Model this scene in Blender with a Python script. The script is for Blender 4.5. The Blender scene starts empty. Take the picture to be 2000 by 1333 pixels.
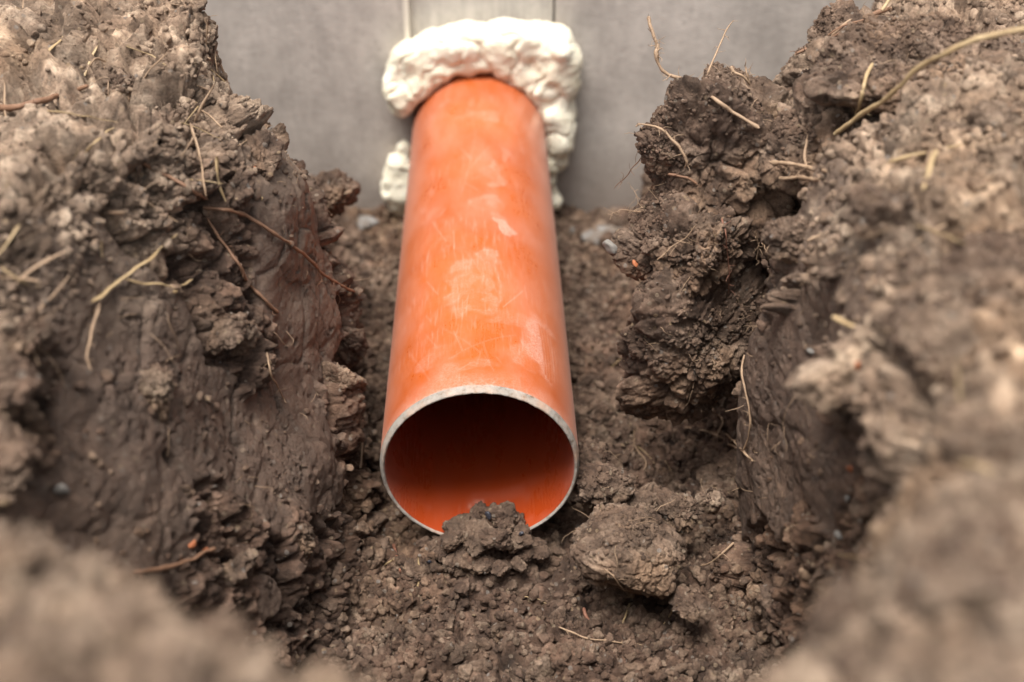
import bpy, bmesh, math, random
import numpy as np
from mathutils import Matrix, Vector, Euler
R = math.radians
rng = np.random.default_rng(7); random.seed(7)
sc = bpy.context.scene
col = sc.collection

# ------------------------------------------------------------------ camera
LENS_PX, PITCH, YAW = 2433.97, .604249, .0228485
CAM = np.array([.00573, -.523236, .447273])
FW = np.array([math.sin(YAW)*math.cos(PITCH), math.cos(YAW)*math.cos(PITCH), -math.sin(PITCH)])
RT = np.array([math.cos(YAW), -math.sin(YAW), 0.]); UP = np.cross(RT, FW)
cd = bpy.data.cameras.new('camera'); cam = bpy.data.objects.new('camera', cd); col.objects.link(cam)
m = Matrix.Identity(4)
for i in range(3):
    m[i][0] = RT[i]; m[i][1] = UP[i]; m[i][2] = -FW[i]; m[i][3] = CAM[i]
cam.matrix_world = m
cd.sensor_width = 36; cd.lens = LENS_PX*36/2000; cd.clip_start = .02; cd.clip_end = 500
cd.dof.use_dof = True; cd.dof.focus_distance = .682; cd.dof.aperture_fstop = 5.0
sc.camera = cam

# ------------------------------------------------------------------ light
SUN_EL, SUN_AZ = R(74), R(215)          # azimuth measured from +Y towards +X
w = bpy.data.worlds.new('World'); sc.world = w; w.use_nodes = True
nt = w.node_tree; bg = nt.nodes['Background']
sky = nt.nodes.new('ShaderNodeTexSky'); sky.sky_type = 'NISHITA'; sky.sun_disc = False
sky.sun_elevation = SUN_EL; sky.sun_rotation = SUN_AZ; sky.dust_density = 4; sky.air_density = 1; sky.ozone_density = .6
hs = nt.nodes.new('ShaderNodeHueSaturation'); hs.inputs['Saturation'].default_value = .25
nt.links.new(sky.outputs[0], hs.inputs['Color']); nt.links.new(hs.outputs[0], bg.inputs[0])
bg.inputs[1].default_value = .082
sd = bpy.data.lights.new('sun', 'SUN'); so = bpy.data.objects.new('sun', sd); col.objects.link(so)
sd.energy = 1.5; sd.angle = R(28); sd.color = (1, .97, .92)
sdir = Vector((math.sin(SUN_AZ)*math.cos(SUN_EL), math.cos(SUN_AZ)*math.cos(SUN_EL), math.sin(SUN_EL)))
so.rotation_euler = sdir.to_track_quat('Z', 'Y').to_euler(); so.location = (0, 0, 3)
sc.view_settings.view_transform = 'Standard'; sc.view_settings.look = 'None'; sc.view_settings.gamma = 1
sc.view_settings.exposure = 1.85
sc.render.engine = 'CYCLES'
sc.cycles.use_denoising = True; sc.cycles.max_bounces = 8; sc.cycles.diffuse_bounces = 5

# ------------------------------------------------------------------ numpy noise
def _h(ix, iy, iz, s):
    n = (ix.astype(np.uint32)*np.uint32(374761393)) ^ (iy.astype(np.uint32)*np.uint32(668265263)) ^ (iz.astype(np.uint32)*np.uint32(2147483647)) ^ np.uint32((s*1274126177) & 0xffffffff)
    n = (n ^ (n >> np.uint32(13)))*np.uint32(1274126177)
    n = (n ^ (n >> np.uint32(15)))*np.uint32(2246822519)
    n = n ^ (n >> np.uint32(16))
    return (n & np.uint32(0xffffff)).astype(np.float32)/np.float32(0xffffff)
def vnoise(P, size, seed=0):
    """smooth value noise in -1..1, feature size in metres"""
    Q = (P/size).astype(np.float32)+100; I = np.floor(Q).astype(np.int64); f = Q-I; f = f*f*(3-2*f)
    out = 0
    for a in (0, 1):
        for b in (0, 1):
            for c in (0, 1):
                wgt = (f[:, 0] if a else 1-f[:, 0])*(f[:, 1] if b else 1-f[:, 1])*(f[:, 2] if c else 1-f[:, 2])
                out = out+wgt*_h(I[:, 0]+a, I[:, 1]+b, I[:, 2]+c, seed)
    return out*2-1
def fbm(P, size, oct=4, seed=0, gain=.5):
    o = 0; a = 1
    for k in range(oct):
        o = o+a*vnoise(P, size/2**k, seed+k*17); a *= gain
    return o
def warp(P, size, amp, seed):
    return P+amp*np.stack([fbm(P, size, 2, seed+k*31) for k in range(3)], -1)
def vor(P, size, seed=0):
    N = len(P); F1 = np.empty(N, np.float32); F2 = np.empty(N, np.float32)
    V = np.empty((N, 3), np.float32); H = np.empty((N, 4), np.float32)
    for s in range(0, N, 150000):
        Q = (P[s:s+150000]/size).astype(np.float32)+100; I = np.floor(Q).astype(np.int64)
        n = len(Q); f1 = np.full(n, 9., np.float32); f2 = f1.copy(); v = np.zeros((n, 3), np.float32); ci = np.zeros((n, 3), np.int64)
        for a in (-1, 0, 1):
            for b in (-1, 0, 1):
                for c in (-1, 0, 1):
                    J = I+np.array([a, b, c])
                    c3 = np.stack([J[:, k]+.1+.8*_h(J[:, 0], J[:, 1], J[:, 2], seed*7+k+1) for k in range(3)], -1)
                    d = Q-c3; r = np.sqrt((d*d).sum(1)).astype(np.float32)
                    m1 = r < f1
                    f2 = np.where(m1, f1, np.minimum(f2, r)); f1 = np.where(m1, r, f1)
                    v[m1] = d[m1]; ci[m1] = J[m1]
        F1[s:s+n] = f1; F2[s:s+n] = f2; V[s:s+n] = v
        for k in range(4): H[s:s+n, k] = _h(ci[:, 0], ci[:, 1], ci[:, 2], seed*7+k+11)
    return F1, F2, V, H
def facets(P, size, seed, tilt=.6, off=.5, crack=.35):
    """broken-soil relief in units of metres: each cell is a tilted flat chip, with a groove between chips"""
    F1, F2, V, H = vor(P, size, seed)
    h = off*(H[:, 0]-.5)+tilt*((V*(H[:, 1:4]-.5)).sum(1))
    e = np.clip((F2-F1)/.16, 0, 1); e = e*e*(3-2*e)
    return size*(h-crack*(1-e))
def lumps(P, size, seed):
    """rounded crumbs packed together"""
    F1, F2, V, H = vor(P, size, seed)
    r = .45+.3*H[:, 0]
    return size*(np.sqrt(np.clip(r*r-F1*F1, 0, None))-.25)
def sstep(a, b, x):
    t = np.clip((x-a)/(b-a), 0, 1); return t*t*(3-2*t)

# ------------------------------------------------------------------ object helpers
def tag(o, label=None, cat=None, group=None, kind=None):
    if label: o['label'] = label
    if cat: o['category'] = cat
    if group: o['group'] = group
    if kind: o['kind'] = kind
    return o
def np_mesh(name, V, Fc, mat=None, parent=None, smooth=True, attrs=None, link=True):
    me = bpy.data.meshes.new(name)
    V = np.asarray(V, np.float32); Fc = np.asarray(Fc, np.int32); k = Fc.shape[1]
    me.vertices.add(len(V)); me.vertices.foreach_set('co', V.ravel())
    me.loops.add(Fc.size); me.loops.foreach_set('vertex_index', Fc.ravel())
    me.polygons.add(len(Fc)); me.polygons.foreach_set('loop_start', np.arange(0, Fc.size, k, dtype=np.int32))
    me.polygons.foreach_set('loop_total', np.full(len(Fc), k, np.int32))
    me.polygons.foreach_set('use_smooth', np.full(len(Fc), smooth, bool))
    me.update(calc_edges=True)
    for an, av in (attrs or {}).items():
        at = me.attributes.new(an, 'FLOAT', 'POINT'); at.data.foreach_set('value', np.asarray(av, np.float32))
    if mat: me.materials.append(mat)
    if not link: return me
    o = bpy.data.objects.new(name, me); col.objects.link(o)
    if parent: o.parent = parent
    return o
def grid_faces(nu, nv, wrap=False):
    i = np.arange(nu if wrap else nu-1); j = np.arange(nv-1); I, J = np.meshgrid(i, j, indexing='ij')
    a = I*nv+J; b = ((I+1) % nu)*nv+J
    return np.stack([a, b, b+1, a+1], -1).reshape(-1, 4)
_ico = {}
def ico(level):
    if level not in _ico:
        bm = bmesh.new(); bmesh.ops.create_icosphere(bm, subdivisions=level, radius=1)
        V = np.array([v.co[:] for v in bm.verts]); Fc = np.array([[v.index for v in f.verts] for f in bm.faces]); bm.free()
        _ico[level] = (V/np.linalg.norm(V, axis=1)[:, None], Fc)
    return _ico[level]
def ray(px, py): return FW+RT*((px-1000)/LENS_PX)-UP*((py-666.5)/LENS_PX)
def at(px, py, d): return CAM+ray(px, py)*d

# ------------------------------------------------------------------ materials
def mat(name):
    m_ = bpy.data.materials.new(name); m_.use_nodes = True
    return m_, m_.node_tree, m_.node_tree.nodes['Principled BSDF']
class N:
    def __init__(s, nt): s.nt = nt
    def n(s, t, **kw):
        x = s.nt.nodes.new(t)
        for k, v in kw.items(): setattr(x, k, v)
        return x
    def l(s, a, b): s.nt.links.new(a, b)
    def noise(s, vec, scale, detail=4, rough=.55, lac=2.):
        x = s.n('ShaderNodeTexNoise'); x.inputs['Scale'].default_value = scale; x.inputs['Detail'].default_value = detail
        x.inputs['Roughness'].default_value = rough; s.l(vec, x.inputs['Vector']); return x.outputs[0]
    def ramp(s, fac, stops, interp='LINEAR'):
        x = s.n('ShaderNodeValToRGB'); x.color_ramp.interpolation = interp
        while len(x.color_ramp.elements) < len(stops): x.color_ramp.elements.new(.5)
        for e, (p, c) in zip(x.color_ramp.elements, stops):
            e.position = p; e.color = (*c, 1) if hasattr(c, '__len__') else (c, c, c, 1)
        s.l(fac, x.inputs[0]); return x.outputs[0]
    def mix(s, fac, a, b, blend='MIX'):
        x = s.n('ShaderNodeMix', data_type='RGBA', blend_type=blend)
        for sock, v in ((x.inputs[0], fac), (x.inputs[6], a), (x.inputs[7], b)):
            if isinstance(v, (int, float)): sock.default_value = v
            elif isinstance(v, tuple): sock.default_value = (*v, 1)
            else: s.l(v, sock)
        return x.outputs[2]
    def math(s, op, a, b=None, clamp=False):
        x = s.n('ShaderNodeMath', operation=op); x.use_clamp = clamp
        for sock, v in ((x.inputs[0], a), (x.inputs[1], b)):
            if v is None: continue
            if isinstance(v, (int, float)): sock.default_value = v
            else: s.l(v, sock)
        return x.outputs[0]
    def attr(s, name):
        x = s.n('ShaderNodeAttribute'); x.attribute_name = name; return x.outputs['Fac']
    def bump(s, h, strength, dist, normal=None):
        x = s.n('ShaderNodeBump'); x.inputs['Strength'].default_value = strength; x.inputs['Distance'].default_value = dist
        s.l(h, x.inputs['Height'])
        if normal is not None: s.l(normal, x.inputs['Normal'])
        return x.outputs[0]
    def coord(s, world=True):
        if world:
            return s.n('ShaderNodeNewGeometry').outputs['Position']
        return s.n('ShaderNodeTexCoord').outputs['Object']
    def scale(s, vec, xyz):
        x = s.n('ShaderNodeMapping'); x.inputs['Scale'].default_value = xyz; s.l(vec, x.inputs[0]); return x.outputs[0]

def soil_material(name, world=True, dry=None):
    """dry: None reads the mesh attributes dry/cut, a number fixes the dryness"""
    m_, nt_, b = mat(name); g = N(nt_); P = g.coord(world)
    big = g.noise(P, 16, 5, .6); mid = g.noise(P, 75, 5, .65); fine = g.noise(P, 420, 4, .7)
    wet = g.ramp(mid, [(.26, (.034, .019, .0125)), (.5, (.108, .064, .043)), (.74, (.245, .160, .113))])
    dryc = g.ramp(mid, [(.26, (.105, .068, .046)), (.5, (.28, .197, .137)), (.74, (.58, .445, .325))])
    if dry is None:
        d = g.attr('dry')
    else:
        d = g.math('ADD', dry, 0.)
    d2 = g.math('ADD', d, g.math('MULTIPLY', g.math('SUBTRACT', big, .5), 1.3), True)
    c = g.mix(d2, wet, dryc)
    v1 = g.n('ShaderNodeTexVoronoi'); v1.inputs['Scale'].default_value = 95
    wv = g.n('ShaderNodeVectorMath', operation='ADD'); g.l(P, wv.inputs[0])
    wn = g.n('ShaderNodeTexNoise'); wn.inputs['Scale'].default_value = 120; g.l(P, wn.inputs['Vector'])
    ws = g.n('ShaderNodeVectorMath', operation='SCALE'); g.l(wn.outputs['Color'], ws.inputs[0]); ws.inputs['Scale'].default_value = .006; g.l(ws.outputs[0], wv.inputs[1])
    g.l(wv.outputs[0], v1.inputs['Vector']); s1 = g.n('ShaderNodeSeparateColor'); g.l(v1.outputs['Color'], s1.inputs[0])
    tn = g.math('ADD', .72, g.math('MULTIPLY', s1.outputs[0], .56))
    if dry is None: tn = g.math('MULTIPLY', tn, g.math('ADD', 1., g.attr('tone')))
    c = g.mix(1., c, g.mix(0., tn, tn), 'MULTIPLY')
    # greyish and reddish patches
    hue = g.ramp(g.noise(P, 9, 3), [(.38, (1.0, .96, .93)), (.5, (1, 1, 1)), (.63, (1.06, .97, .87))])
    c = g.mix(1., c, hue, 'MULTIPLY')
    c = g.mix(g.ramp(fine, [(.3, .55), (.5, 0.)]), c, (.05, .034, .025))
    # pale grains and a few sand specks
    vo = g.n('ShaderNodeTexVoronoi'); vo.inputs['Scale'].default_value = 260; g.l(P, vo.inputs['Vector'])
    sep = g.n('ShaderNodeSeparateColor'); g.l(vo.outputs['Color'], sep.inputs[0])
    sp = g.math('MULTIPLY', g.math('LESS_THAN', vo.outputs['Distance'], .33), g.math('GREATER_THAN', sep.outputs[0], .8))
    spc = g.mix(sep.outputs[1], (.28, .19, .11), (.22, .19, .165))
    c = g.mix(g.math('MULTIPLY', sp, .75), c, spc)
    if dry is None:
        cut = g.attr('cut')
        c = g.mix(g.math('MULTIPLY', cut, .55), c, g.mix(big, (.085, .056, .041), (.20, .143, .108)))
        g.l(g.math('SUBTRACT', .93, g.math('MULTIPLY', cut, .40)), b.inputs['Roughness'])
    else:
        b.inputs['Roughness'].default_value = .93
    g.l(c, b.inputs['Base Color']); b.inputs['Specular IOR Level'].default_value = .35
    n1 = g.bump(g.noise(P, 330, 6, .75), 1., .0028)
    n2 = g.bump(g.noise(P, 1100, 3, .7), .8, .0009, n1)
    g.l(n2, b.inputs['Normal'])
    return m_
M_SOIL = soil_material('soil')
M_CLOD = soil_material('clod_soil', world=False, dry=.22)
M_CLODM = soil_material('clod_soil_greyish', world=False, dry=.38)
M_DRY = soil_material('dry_clod_soil', world=False, dry=.85)
M_CRUMB = soil_material('crumb_soil')

def fibre_material(name, c1, c2, rough=.7):
    m_, nt_, b = mat(name); g = N(nt_); P = g.coord()
    g.l(g.mix(g.noise(P, 160, 4), c1, c2), b.inputs['Base Color']); b.inputs['Roughness'].default_value = rough
    g.l(g.bump(g.noise(P, 900, 3), .7, .0005), b.inputs['Normal']); return m_
M_STRAW = fibre_material('straw', (.24, .15, .065), (.46, .34, .19), .55)
M_ROOT = fibre_material('brown_root', (.10, .045, .022), (.26, .14, .08))
M_ROOTP = fibre_material('pale_root', (.19, .115, .065), (.38, .26, .165))
M_ROOTR = fibre_material('red_root', (.13, .05, .03), (.25, .11, .065))
M_ORANGE = fibre_material('orange_fleck', (.24, .07, .025), (.36, .12, .045))
M_CHAR = fibre_material('charcoal', (.012, .012, .018), (.04, .04, .05), .5)
M_GREY = fibre_material('slate_chip', (.13, .115, .10), (.22, .20, .175), .9)

# ------------------------------------------------------------------ the ground, one sheet with the trench dug in it
# each station is a cross-section of the dig: (x, z) from the far left to the far right
ST = {
 -30.: [(-30,.2),(-8,.2),(-3,.2),(-1,.2),(-.6,.2),(-.3,.2),(-.15,.2),(-.06,.2),(0,.2),(.05,.2),(.1,.2),(.2,.2),(.3,.2),(.5,.2),(1,.2),(3,.2),(8,.2),(30,.2)],
 -1.5: [(-30,.21),(-2,.22),(-.7,.22),(-.3,.22),(-.2,.22),(-.15,.22),(-.1,.22),(-.05,.22),(-.01,.22),(.04,.22),(.09,.22),(.13,.22),(.17,.22),(.22,.22),(.3,.22),(.7,.22),(2,.22),(30,.21)],
 -.42: [(-30,.21),(-.6,.23),(-.35,.235),(-.2,.245),(-.14,.245),(-.10,.245),(-.06,.235),(-.03,.225),(0,.22),(.03,.222),(.06,.23),(.09,.24),(.12,.245),(.16,.245),(.22,.24),(.35,.235),(.6,.23),(30,.21)],
 -.345:[(-30,.21),(-.6,.22),(-.35,.225),(-.16,.238),(-.11,.242),(-.068,.251),(-.045,.247),(-.018,.228),(0,.212),(.03,.212),(.048,.220),(.066,.230),(.085,.240),(.12,.25),(.16,.25),(.3,.24),(.6,.23),(30,.21)],
 -.30: [(-30,.21),(-.6,.23),(-.35,.222),(-.15,.230),(-.112,.232),(-.082,.212),(-.08,.12),(-.07,.03),(-.02,0),(.03,0),(.07,.03),(.085,.12),(.095,.20),(.115,.243),(.15,.25),(.3,.24),(.6,.23),(30,.21)],
 -.25: [(-30,.21),(-.6,.22),(-.38,.213),(-.23,.210),(-.185,.19),(-.15,.12),(-.125,.05),(-.09,-.04),(-.03,-.05),(.04,-.05),(.13,-.04),(.140,.05),(.140,.13),(.138,.19),(.158,.225),(.28,.24),(.6,.23),(30,.21)],
 -.19: [(-30,.21),(-.6,.215),(-.38,.215),(-.245,.215),(-.20,.17),(-.165,.10),(-.13,.02),(-.085,-.055),(-.03,-.06),(.05,-.06),(.138,-.055),(.147,.03),(.150,.11),(.150,.165),(.165,.205),(.27,.23),(.6,.23),(30,.21)],
 -.085:[(-30,.21),(-.6,.21),(-.36,.21),(-.20,.205),(-.165,.15),(-.135,.08),(-.105,.01),(-.076,-.06),(-.03,-.064),(.06,-.064),(.142,-.058),(.148,.02),(.150,.10),(.152,.15),(.168,.20),(.27,.23),(.6,.22),(30,.21)],
.004: [(-30,.21),(-.6,.21),(-.34,.21),(-.155,.2),(-.128,.15),(-.108,.085),(-.088,.015),(-.069,-.062),(-.03,-.067),(.06,-.067),(.142,-.06),(.144,.02),(.148,.08),(.153,.13),(.166,.19),(.26,.215),(.6,.21),(30,.21)],
 .028: [(-30,.21),(-.6,.21),(-.34,.208),(-.150,.199),(-.123,.156),(-.101,.098),(-.084,.022),(-.070,-.063),(-.035,-.068),(.06,-.068),(.145,-.06),(.172,.02),(.184,.08),(.188,.13),(.195,.185),(.26,.21),(.6,.21),(30,.21)],
 .06:  [(-30,.21),(-.6,.21),(-.34,.208),(-.146,.198),(-.118,.162),(-.094,.11),(-.080,.03),(-.072,-.064),(-.04,-.07),(.06,-.07),(.145,-.06),(.178,.02),(.192,.08),(.195,.12),(.20,.175),(.25,.20),(.6,.21),(30,.21)],
 .11:  [(-30,.21),(-.6,.215),(-.34,.212),(-.148,.205),(-.126,.168),(-.100,.122),(-.082,.05),(-.072,-.065),(-.04,-.072),(.06,-.072),(.15,-.062),(.175,.01),(.185,.07),(.19,.12),(.196,.175),(.25,.20),(.6,.21),(30,.21)],
 .17:  [(-30,.21),(-.6,.225),(-.34,.22),(-.160,.212),(-.150,.15),(-.125,.09),(-.102,.01),(-.076,-.066),(-.04,-.074),(.06,-.074),(.16,-.064),(.195,.0),(.205,.06),(.21,.12),(.225,.17),(.27,.20),(.6,.21),(30,.21)],
 .27:  [(-30,.21),(-.6,.22),(-.36,.21),(-.215,.185),(-.205,.13),(-.185,.07),(-.15,.0),(-.098,-.068),(-.04,-.076),(.06,-.076),(.17,-.07),(.23,.0),(.245,.05),(.255,.11),(.27,.16),(.32,.20),(.6,.21),(30,.21)],
 .44:  [(-30,.21),(-.6,.205),(-.42,.20),(-.31,.18),(-.27,.12),(-.23,.05),(-.17,-.02),(-.11,-.072),(-.04,-.076),(.06,-.076),(.18,-.074),(.27,-.04),(.30,.03),(.32,.09),(.34,.15),(.38,.19),(.6,.20),(30,.21)],
 .62:  [(-30,.21),(-.6,.205),(-.42,.20),(-.31,.1),(-.27,-.06),(-.23,-.09),(-.17,-.1),(-.11,-.1),(-.04,-.1),(.06,-.1),(.18,-.1),(.27,-.1),(.30,-.08),(.32,0),(.34,.1),(.38,.19),(.6,.20),(30,.21)],
 .9:   [(-30,.21),(-2,.2),(-.7,.2),(-.3,.2),(-.2,.2),(-.15,.2),(-.1,.2),(-.05,.2),(-.01,.2),(.04,.2),(.09,.2),(.13,.2),(.17,.2),(.22,.2),(.3,.2),(.7,.2),(2,.2),(30,.2)],
 30.:  [(-30,.2),(-8,.2),(-3,.2),(-1,.2),(-.6,.2),(-.3,.2),(-.15,.2),(-.06,.2),(0,.2),(.05,.2),(.1,.2),(.2,.2),(.3,.2),(.5,.2),(1,.2),(3,.2),(8,.2),(30,.2)],
}
ys = np.array(sorted(ST)); CP = np.array([ST[y] for y in ys])          # stations, 18, 2
def cat(seq): return np.concatenate(seq)
ucount = [4, 14, 70, 200, 90, 95, 100, 110, 60, 100, 100, 100, 90, 70, 70, 130, 40]
us = cat([k+np.arange(n)/n for k, n in enumerate(ucount)]+[[17.]])
yv = cat([[-30, -8, -3, -1.5, -1, -.7, -.5], np.arange(-.44, -.30, .004), np.arange(-.30, -.12, .0018), np.arange(-.12, .13, .0009),
          np.arange(.13, .30, .0014), np.arange(.30, .45, .002), [.46, .5, .62, .75, .9, 1.5, 4, 10, 30]])
# cubic (monotone-ish) interpolation across, then along
def hermite(t, K, A):
    """A: (n, ...) values at sorted K; finite-difference tangents with limiting"""
    K = np.asarray(K, float); d = np.diff(A, axis=0)/np.diff(K).reshape(-1, *([1]*(A.ndim-1)))
    T = np.zeros_like(A); a, b = d[:-1], d[1:]
    T[1:-1] = np.where(a*b > 0, 2*a*b/(a+b+1e-12*np.sign(a+b+1e-30)), 0); T[0] = d[0]; T[-1] = d[-1]
    i = np.clip(np.searchsorted(K, t, side='right')-1, 0, len(K)-2); h = K[i+1]-K[i]; s = (t-K[i])/h
    sh = (-1,)+(1,)*(A.ndim-1); s = s.reshape(sh); h = h.reshape(sh)
    return A[i]*(1+2*s)*(1-s)**2+T[i]*h*s*(1-s)**2+A[i+1]*s*s*(3-2*s)+T[i+1]*h*s*s*(s-1)
G = hermite(yv, ys, CP)                          # rows, 18, 2
G = hermite(us, np.arange(18), G.transpose(1, 0, 2))   # cols, rows, 2
nu, nv = G.shape[:2]
P0 = np.empty((nu, nv, 3)); P0[..., 0] = G[..., 0]; P0[..., 2] = G[..., 1]; P0[..., 1] = yv[None]
def normals(Q):
    du = np.gradient(Q, axis=0); dv = np.gradient(Q, axis=1); n = np.cross(du, dv)
    return n/(np.linalg.norm(n, axis=-1, keepdims=True)+1e-12)
n0 = normals(P0)
core = ((np.abs(P0[..., 0]) < .75) & (P0[..., 1] > -.6) & (P0[..., 1] < .5)).ravel()
Pc = P0.reshape(-1, 3)[core]; nc = n0.reshape(-1, 3)[core]
edge = sstep(.75, .45, np.abs(Pc[:, 0]))*sstep(-.6, -.42, Pc[:, 1])*sstep(.5, .45, Pc[:, 1])
steep = sstep(.75, .45, nc[:, 2])                      # side faces of the dig
top = (1-steep)*sstep(.1, .17, Pc[:, 2])
floor_ = (1-steep)*(1-sstep(-.03, .02, Pc[:, 2]))
W = warp(Pc, .02, .004, 3)
# shovel-cut patches on the side faces
cutn = fbm(Pc*np.array([1, 1, .7]), .06, 3, 91)
cut = steep*sstep(-.02, .22, cutn)
rough = 1-cut
for (c_, r_, k_) in [((-.105, .07, .11), .06, 1.0), ((-.14, .13, .17), .035, .6), ((-.09, .02, .02), .04, .4), ((.15, -.03, .08), .065, 1.3), ((.15, -.12, .10), .05, .8), ((-.165, -.08, .14), .06, .7), ((-.15, -.17, .06), .05, .5), ((-.12, -.03, .05), .03, .4)]:
    cutn = cutn+k_*np.exp(-((Pc-np.array(c_))**2).sum(1)/r_**2)
cutn = cutn-.22
cut = steep*sstep(0, .08, cutn)
rough = 1-cut
disp = .011*fbm(Pc, .09, 3, 5)*(1-.7*floor_)
disp += facets(warp(Pc, .03, .010, 41), .040, 2, .8, .55, .30)*(.08+.58*rough)*(1-.6*floor_)
disp += facets(warp(Pc+.2, .02, .006, 47), .022, 12, .8, .5, .35)*(.02+.46*rough)*(1-.3*floor_)
disp += facets(W, .0125, 4, .7, .5, .3)*(.02+.58*rough)
disp += facets(warp(Pc, .008, .0015, 77), .0062, 6, .5, .6, .15)*(.05+.45*rough)*(1-.4*floor_)
disp += (lumps(warp(Pc, .01, .001, 9), .0060, 81)*.45+lumps(Pc+.3, .0034, 8)*.5)*(.03+rough*sstep(-.6, .3, fbm(Pc, .03, 3, 55)))
disp += lumps(Pc+.7, .0020, 83)*.3*rough
disp += .0009*fbm(Pc, .004, 3, 15)*(.2+.8*rough)
disp += .013*floor_*np.exp(-(Pc[:, 0]/.042)**2-((Pc[:, 1]+.016)/.020)**2)
# scrape lines and little tears in the smooth patches
scr = fbm(Pc@np.array([[1, 0, 0], [0, 1, .35], [0, -.35, 1]])*np.array([1, 6, .8]), .035, 4, 19)
tear = np.clip(1-np.abs(fbm(Pc*np.array([1, 2.2, 1]), .018, 4, 23))*14, 0, 1)*sstep(-.1, .5, vnoise(Pc, .03, 29))
F1_, F2_, V__, H_ = vor(warp(Pc, .01, .002, 131), .0065, 132)
disp -= cut*.0016*sstep(.45, .1, F1_)*(H_[:, 0] > .55)
disp += cut*.0005*fbm(Pc*np.array([1, .45, 1]), .005, 3, 135)
disp -= .0016*cut
disp += cut*(.0003*scr-.0024*tear)
disp *= 1-.62*sstep(-.25, -.30, Pc[:, 1])
Pd = Pc+nc*(disp*edge)[:, None]
Pn = P0.reshape(-1, 3).copy(); Pn[core] = Pd
# ragged pieces pushed sideways a little so that edges are not a clean sheet
full = lambda a, fill=0.: (lambda z: (z.__setitem__(core, a), z)[1])(np.full(len(Pn), fill))
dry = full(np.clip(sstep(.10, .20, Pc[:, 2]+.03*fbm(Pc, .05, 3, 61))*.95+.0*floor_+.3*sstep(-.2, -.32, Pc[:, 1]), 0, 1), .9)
cutA = full(cut)
_, _, _, Ha = vor(W, .0125, 4); _, _, _, Hb = vor(warp(Pc+.2, .02, .006, 47), .022, 12); _, _, _, Hc = vor(warp(Pc, .008, .0015, 77), .0062, 6)
tone = full(rough*((Ha[:, 0]-.5)*.5+(Hb[:, 0]-.5)*.45+(Hc[:, 0]-.5)*.4))
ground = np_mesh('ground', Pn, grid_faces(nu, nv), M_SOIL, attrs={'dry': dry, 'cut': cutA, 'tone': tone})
tag(ground, 'dug brown soil of the trench with banks on both sides', None, None, 'structure')
Nn = normals(Pn.reshape(nu, nv, 3)).reshape(-1, 3)

# ------------------------------------------------------------------ depth lookup, so things can be laid on the soil
BIN = 8; ZB = np.full((1333//BIN+2, 2000//BIN+2), 9.)
def zadd(P):
    d = P-CAM; z = d@FW; ok = z > .05; d = d[ok]; z = z[ok]
    px = 1000+LENS_PX*(d@RT)/z; py = 666.5-LENS_PX*(d@UP)/z
    i = (py//BIN).astype(int); j = (px//BIN).astype(int)
    ok = (i >= 0) & (j >= 0) & (i < ZB.shape[0]) & (j < ZB.shape[1])
    np.minimum.at(ZB, (i[ok], j[ok]), z[ok])
zadd(Pn[core])
def depth(px, py):
    i = int(np.clip(py//BIN, 1, ZB.shape[0]-2)); j = int(np.clip(px//BIN, 1, ZB.shape[1]-2))
    w_ = ZB[i-1:i+2, j-1:j+2].ravel(); w_ = w_[w_ < 8]
    return float(np.median(w_)) if len(w_) else .8
def surf(px, py, lift=0.): return at(px, py, depth(px, py)-lift)

# ------------------------------------------------------------------ foundation wall
def box_np(x0, x1, y0, y1, z0, z1):
    V = np.array([(x, y, z) for x in (x0, x1) for y in (y0, y1) for z in (z0, z1)])
    Fc = np.array([(0, 1, 3, 2), (4, 6, 7, 5), (0, 4, 5, 1), (2, 3, 7, 6), (0, 2, 6, 4), (1, 5, 7, 3)])
    return V, Fc
def join_np(parts):
    V, Fc, o = [], [], 0
    for v, f_ in parts: V.append(v); Fc.append(f_+o); o += len(v)
    return np.concatenate(V), np.concatenate(Fc)
def concrete(name, tint, grain):
    m_, nt_, b = mat(name); g = N(nt_); P = g.coord()
    big = g.mix(.45, g.noise(P, 9, 6, .68), g.noise(g.scale(P, (1, 1, .6)), 42, 5, .7)); st = g.noise(g.scale(P, (300, 300, 18)), 1., 4, .6); gr = g.noise(P, 180, 4, .6)
    c = g.ramp(big, [(.32, tuple(.56*t for t in tint)), (.68, tuple(1.18*t for t in tint))])
    lines = g.ramp(st, [(.35, .72), (.6, 1.12)])
    c = g.mix(grain, c, g.mix(1., c, lines, 'MULTIPLY'))
    c = g.mix(g.ramp(gr, [(.32, .5), (.42, 0.)]), c, tuple(.62*t for t in tint))
    sepx = g.n('ShaderNodeSeparateXYZ'); g.l(P, sepx.inputs[0])
    # damp soil splashes low on the wall
    lo = g.math('ADD', sepx.outputs[2], g.math('MULTIPLY', g.noise(P, 22, 4), -.06))
    c = g.mix(g.ramp(g.math('MULTIPLY', g.math('ADD', lo, .12), 6., True), [(0., .75), (.55, 0.)]), c, (.19, .145, .115))
    g.l(c, b.inputs['Base Color']); b.inputs['Roughness'].default_value = .85
    h = g.math('ADD', g.math('MULTIPLY', st, grain), g.math('MULTIPLY', gr, .45))
    g.l(g.bump(h, .6, .0015), b.inputs['Normal']); return m_
M_CONC = concrete('concrete', (.46, .408, .358), .14)
M_INFILL = concrete('boarded_concrete', (.52, .475, .42), .4)
WY = .437; XL, XR = -.0545, .0620
V, Fc = join_np([box_np(-3, XL, WY, WY+.3, -.35, 1.1), box_np(XR, 3, WY, WY+.3, -.35, 1.1),
                 box_np(XL, XR, WY+.003, WY+.3, -.35, -.062), box_np(-.2, .2, WY+.303, WY+.33, -.3, 1.05)])
wall = bpy.data.objects.new('foundation_wall', None); col.objects.link(wall)
np_mesh('slab', V, Fc, M_CONC, wall, smooth=False)
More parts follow.
